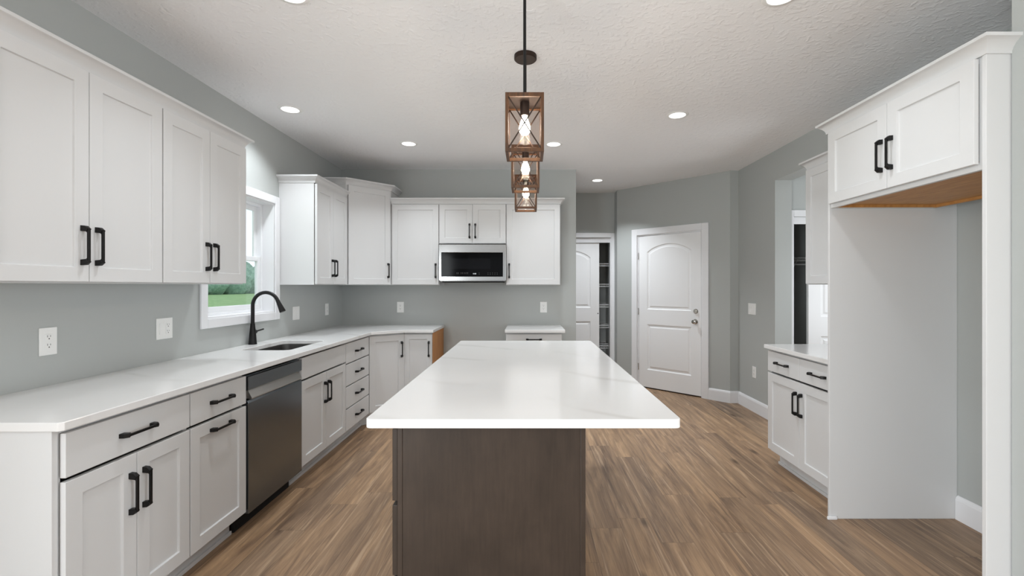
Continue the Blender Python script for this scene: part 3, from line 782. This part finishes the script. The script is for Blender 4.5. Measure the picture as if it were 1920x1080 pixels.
fy0, fy1, fz0, fz1 = WY0+tj, WY1-tj, WZ0+tj, WZ1-tj
ring_box(-.147, -.092, fy0, fy1, fz0, fz1, .022).build('window_frame', M_vinyl, wn_, .002)
zm = 1.598
lo = ring_box(-.125, -.098, fy0+.022, fy1-.022, fz0+.022, zm+.02, .038).build('lower_sash', M_vinyl, wn_, .003)
MB().box(-.114, -.110, fy0+.06, fy1-.06, fz0+.06, zm-.018).build('pane', M_glass, lo)
up = ring_box(-.146, -.126, fy0+.022, fy1-.022, zm-.018, fz1-.022, .038).build('upper_sash', M_vinyl, wn_, .003)
MB().box(-.138, -.134, fy0+.06, fy1-.06, zm+.02, fz1-.06).build('pane', M_glass, up)

# ------------------------------------------------------------------ outdoors
b = MB(); bm = b.bm; N = 30; gv = {}
for i in range(N+1):
    for j in range(N+1):
        x = -2.5-i*60/N; y = -30+j*95/N; q = min(1, max(0, (-x-4)/22))
        gv[i, j] = bm.verts.new((x, y, -.45+1.05*q*q*(3-2*q)+random.uniform(-.02, .02)))
for i in range(N):
    for j in range(N): bm.faces.new((gv[i, j], gv[i+1, j], gv[i+1, j+1], gv[i, j+1]))
o = b.build('lawn', M_grass, smooth=80); o['kind'] = 'structure'
b = MB()
for k in range(46):
    cy = 2+k*1.25; cx = -30+random.uniform(-1.2, 1.2); rr = random.uniform(1.2, 2.0); hh = random.uniform(1.6, 3.2)
    pr = [(0, -.3)]+[(rr*math.sin(PI*q/10)*random.uniform(.85, 1.1), .3+hh*(1-math.cos(PI*q/10))/2*1.2-.6) for q in range(1, 10)]+[(0, hh*1.2-.2)]
    b.lathe(pr, (cx, cy, .6), 'z', 14)
for vv in b.bm.verts: vv.co += Vector((random.uniform(-.22, .22), random.uniform(-.22, .22), random.uniform(-.15, .15)))
o = b.build('hedge', M_hazy_hedge, smooth=90); tag(o, 'green hedge, haze in its colour, across the lawn outside the window', 'hedge', None, 'stuff')

# ------------------------------------------------------------------ recessed lights
RING = MB().lathe([(.062, -.001), (.064, -.006), (.080, -.005), (.086, -.0005), (.086, 0), (.062, 0)], (0, 0, 0), seg=40).mesh('trim_ring', M_plastic, 40)
LENS = MB().lathe([(0, -.003), (.063, -.003), (.063, -.001), (0, -.001)], (0, 0, 0), seg=40).mesh('lens', M_lens, 40)
def can(x, y, label, grp):
    r = thing('recessed_light', label, 'ceiling light', (x, y, ZC), 0, 'recessed ceiling lights')
    link('trim_ring', RING, r); link('lens', LENS, r)
    l = bpy.data.lights.new('can_glow', 'AREA'); l.shape = 'DISK'; l.size = .13; l.energy = CAN_W*LS[grp]*(1.1 if x < -1.5 else 1.3 if grp == 'near' and x < 0 else 1); l.color = (.90, .955, 1); l.spread = R(165 if grp == 'living' else 112)
    o = bpy.data.objects.new('can_glow', l); COL.objects.link(o); o.parent = r; o.location = (0, 0, -.006)
for x, y, lb, gr in ((-1.82, 3.49, 'round recessed light in the ceiling close to the left wall, above the sink', 'far'),
                 (1.188, 3.606, 'round recessed light in the ceiling right of the pendants, facing the garage door', 'far'),
                 (-1.13, 4.33, 'round recessed light in the ceiling before the corner wall cabinet', 'far'),
                 (.25, 4.343, 'round recessed light just right of the nearest pendant lantern', 'far'),
                 (.895, 5.83, 'small round recessed light in the hall ceiling before the pantry', 'hall'),
                 (-1.099, 2.11, 'recessed light cut by the top edge of the photo, left of the pendants', 'near'),
                 (1.187, 2.125, 'recessed light cut by the top edge of the photo, right of the pendants', 'near'),
                 (3.5, 3.6, 'unseen light added in the mudroom ceiling', 'mud'),  # lamp added out of view to light the mudroom
                 (-1.1, -.4, 'unseen fill light added behind the camera on the left', 'living'), (1.2, -.4, 'unseen fill light added behind the camera on the right', 'living'),  # added fill lamps, never in view, for the camera-facing surfaces
                 (-1.1, -2.6, 'unseen fill light added near the rear windows on the left', 'living'), (1.2, -2.6, 'unseen fill light added near the rear windows on the right', 'living')):
    can(x, y, lb, gr)

# ------------------------------------------------------------------ pendant lanterns
def pendant(y, label):
    zb, zt = 1.935, 2.182; hw = .081; t = .013
    r = thing('pendant_light', label, 'pendant light', (-.012, y, zb), 0, 'lantern pendants over the island')
    H = zt-zb; top = ZC-zb
    MB().lathe([(0, top), (.066, top), (.066, top-.022), (.062, top-.026), (0, top-.026)]).build('canopy', M_bronze, r, smooth=40)
    MB().tube([(0, 0, H+.01), (0, 0, top-.02)], .0068, 12).build('rod', M_black, r, smooth=40)
    MB().lathe([(0, H+.020), (.012, H+.020), (.03, H+.012), (.052, H+.002), (.055, H-.004), (0, H-.004)]).build('cap', M_bronze, r, smooth=40)
    b = MB()
    for sx in (-1, 1):
        for sy in (-1, 1): b.box(sx*hw, sx*(hw-t), sy*hw, sy*(hw-t), 0, H)
    for z0, z1 in ((0, t+.002), (H-t-.004, H)):
        for s in (-1, 1):
            b.box(-hw+t, hw-t, s*hw, s*(hw-t), z0, z1); b.box(s*hw, s*(hw-t), -hw+t, hw-t, z0, z1)
    b.build('frame', M_lantern, r, .001)
    MB().box(-hw+t, hw-t, -hw+t, hw-t, H-.012, H-.006).build('top_plate', M_bronze, r)
    a0 = hw-t/2; x0 = hw-t; z0, z1 = t+.002, H-t-.004
    for s in (-1, 1):
        MB().bar((-x0, s*a0, z0), (x0, s*a0, z1), .005, .005).bar((x0, s*a0, z0), (-x0, s*a0, z1), .005, .005).build('cross_brace', M_bronze, r)
        MB().bar((s*a0, -x0, z0), (s*a0, x0, z1), .005, .005).bar((s*a0, x0, z0), (s*a0, -x0, z1), .005, .005).build('cross_brace', M_bronze, r)
    b = MB()
    for s in (-1, 1):
        b.box(-x0, x0, s*(x0+.0005), s*(x0+.0015), z0, z1); b.box(s*(x0+.0005), s*(x0+.0015), -x0, x0, z0, z1)
    b.build('glass_panes', M_lglass, r)
    MB().lathe([(0, H-.012), (.020, H-.012), (.020, H-.062), (.017, H-.070), (0, H-.070)], seg=20).build('socket', M_bronze, r, smooth=40)
    zs = H-.070
    MB().lathe([(.011, zs), (.012, zs-.010), (.017, zs-.024), (.0225, zs-.042), (.0245, zs-.054), (.022, zs-.068), (.014, zs-.079), (0, zs-.083)], seg=24).build('bulb', M_bulb, r, smooth=60)
for y, lb in ((1.98, 'wood-framed lantern pendant hanging nearest the camera over the island'),
              (2.68, 'middle wood-framed lantern pendant with its canopy in view'),
              (3.38, 'farthest wood-framed lantern pendant, lowest of the three in the photo')):
    pendant(y, lb)
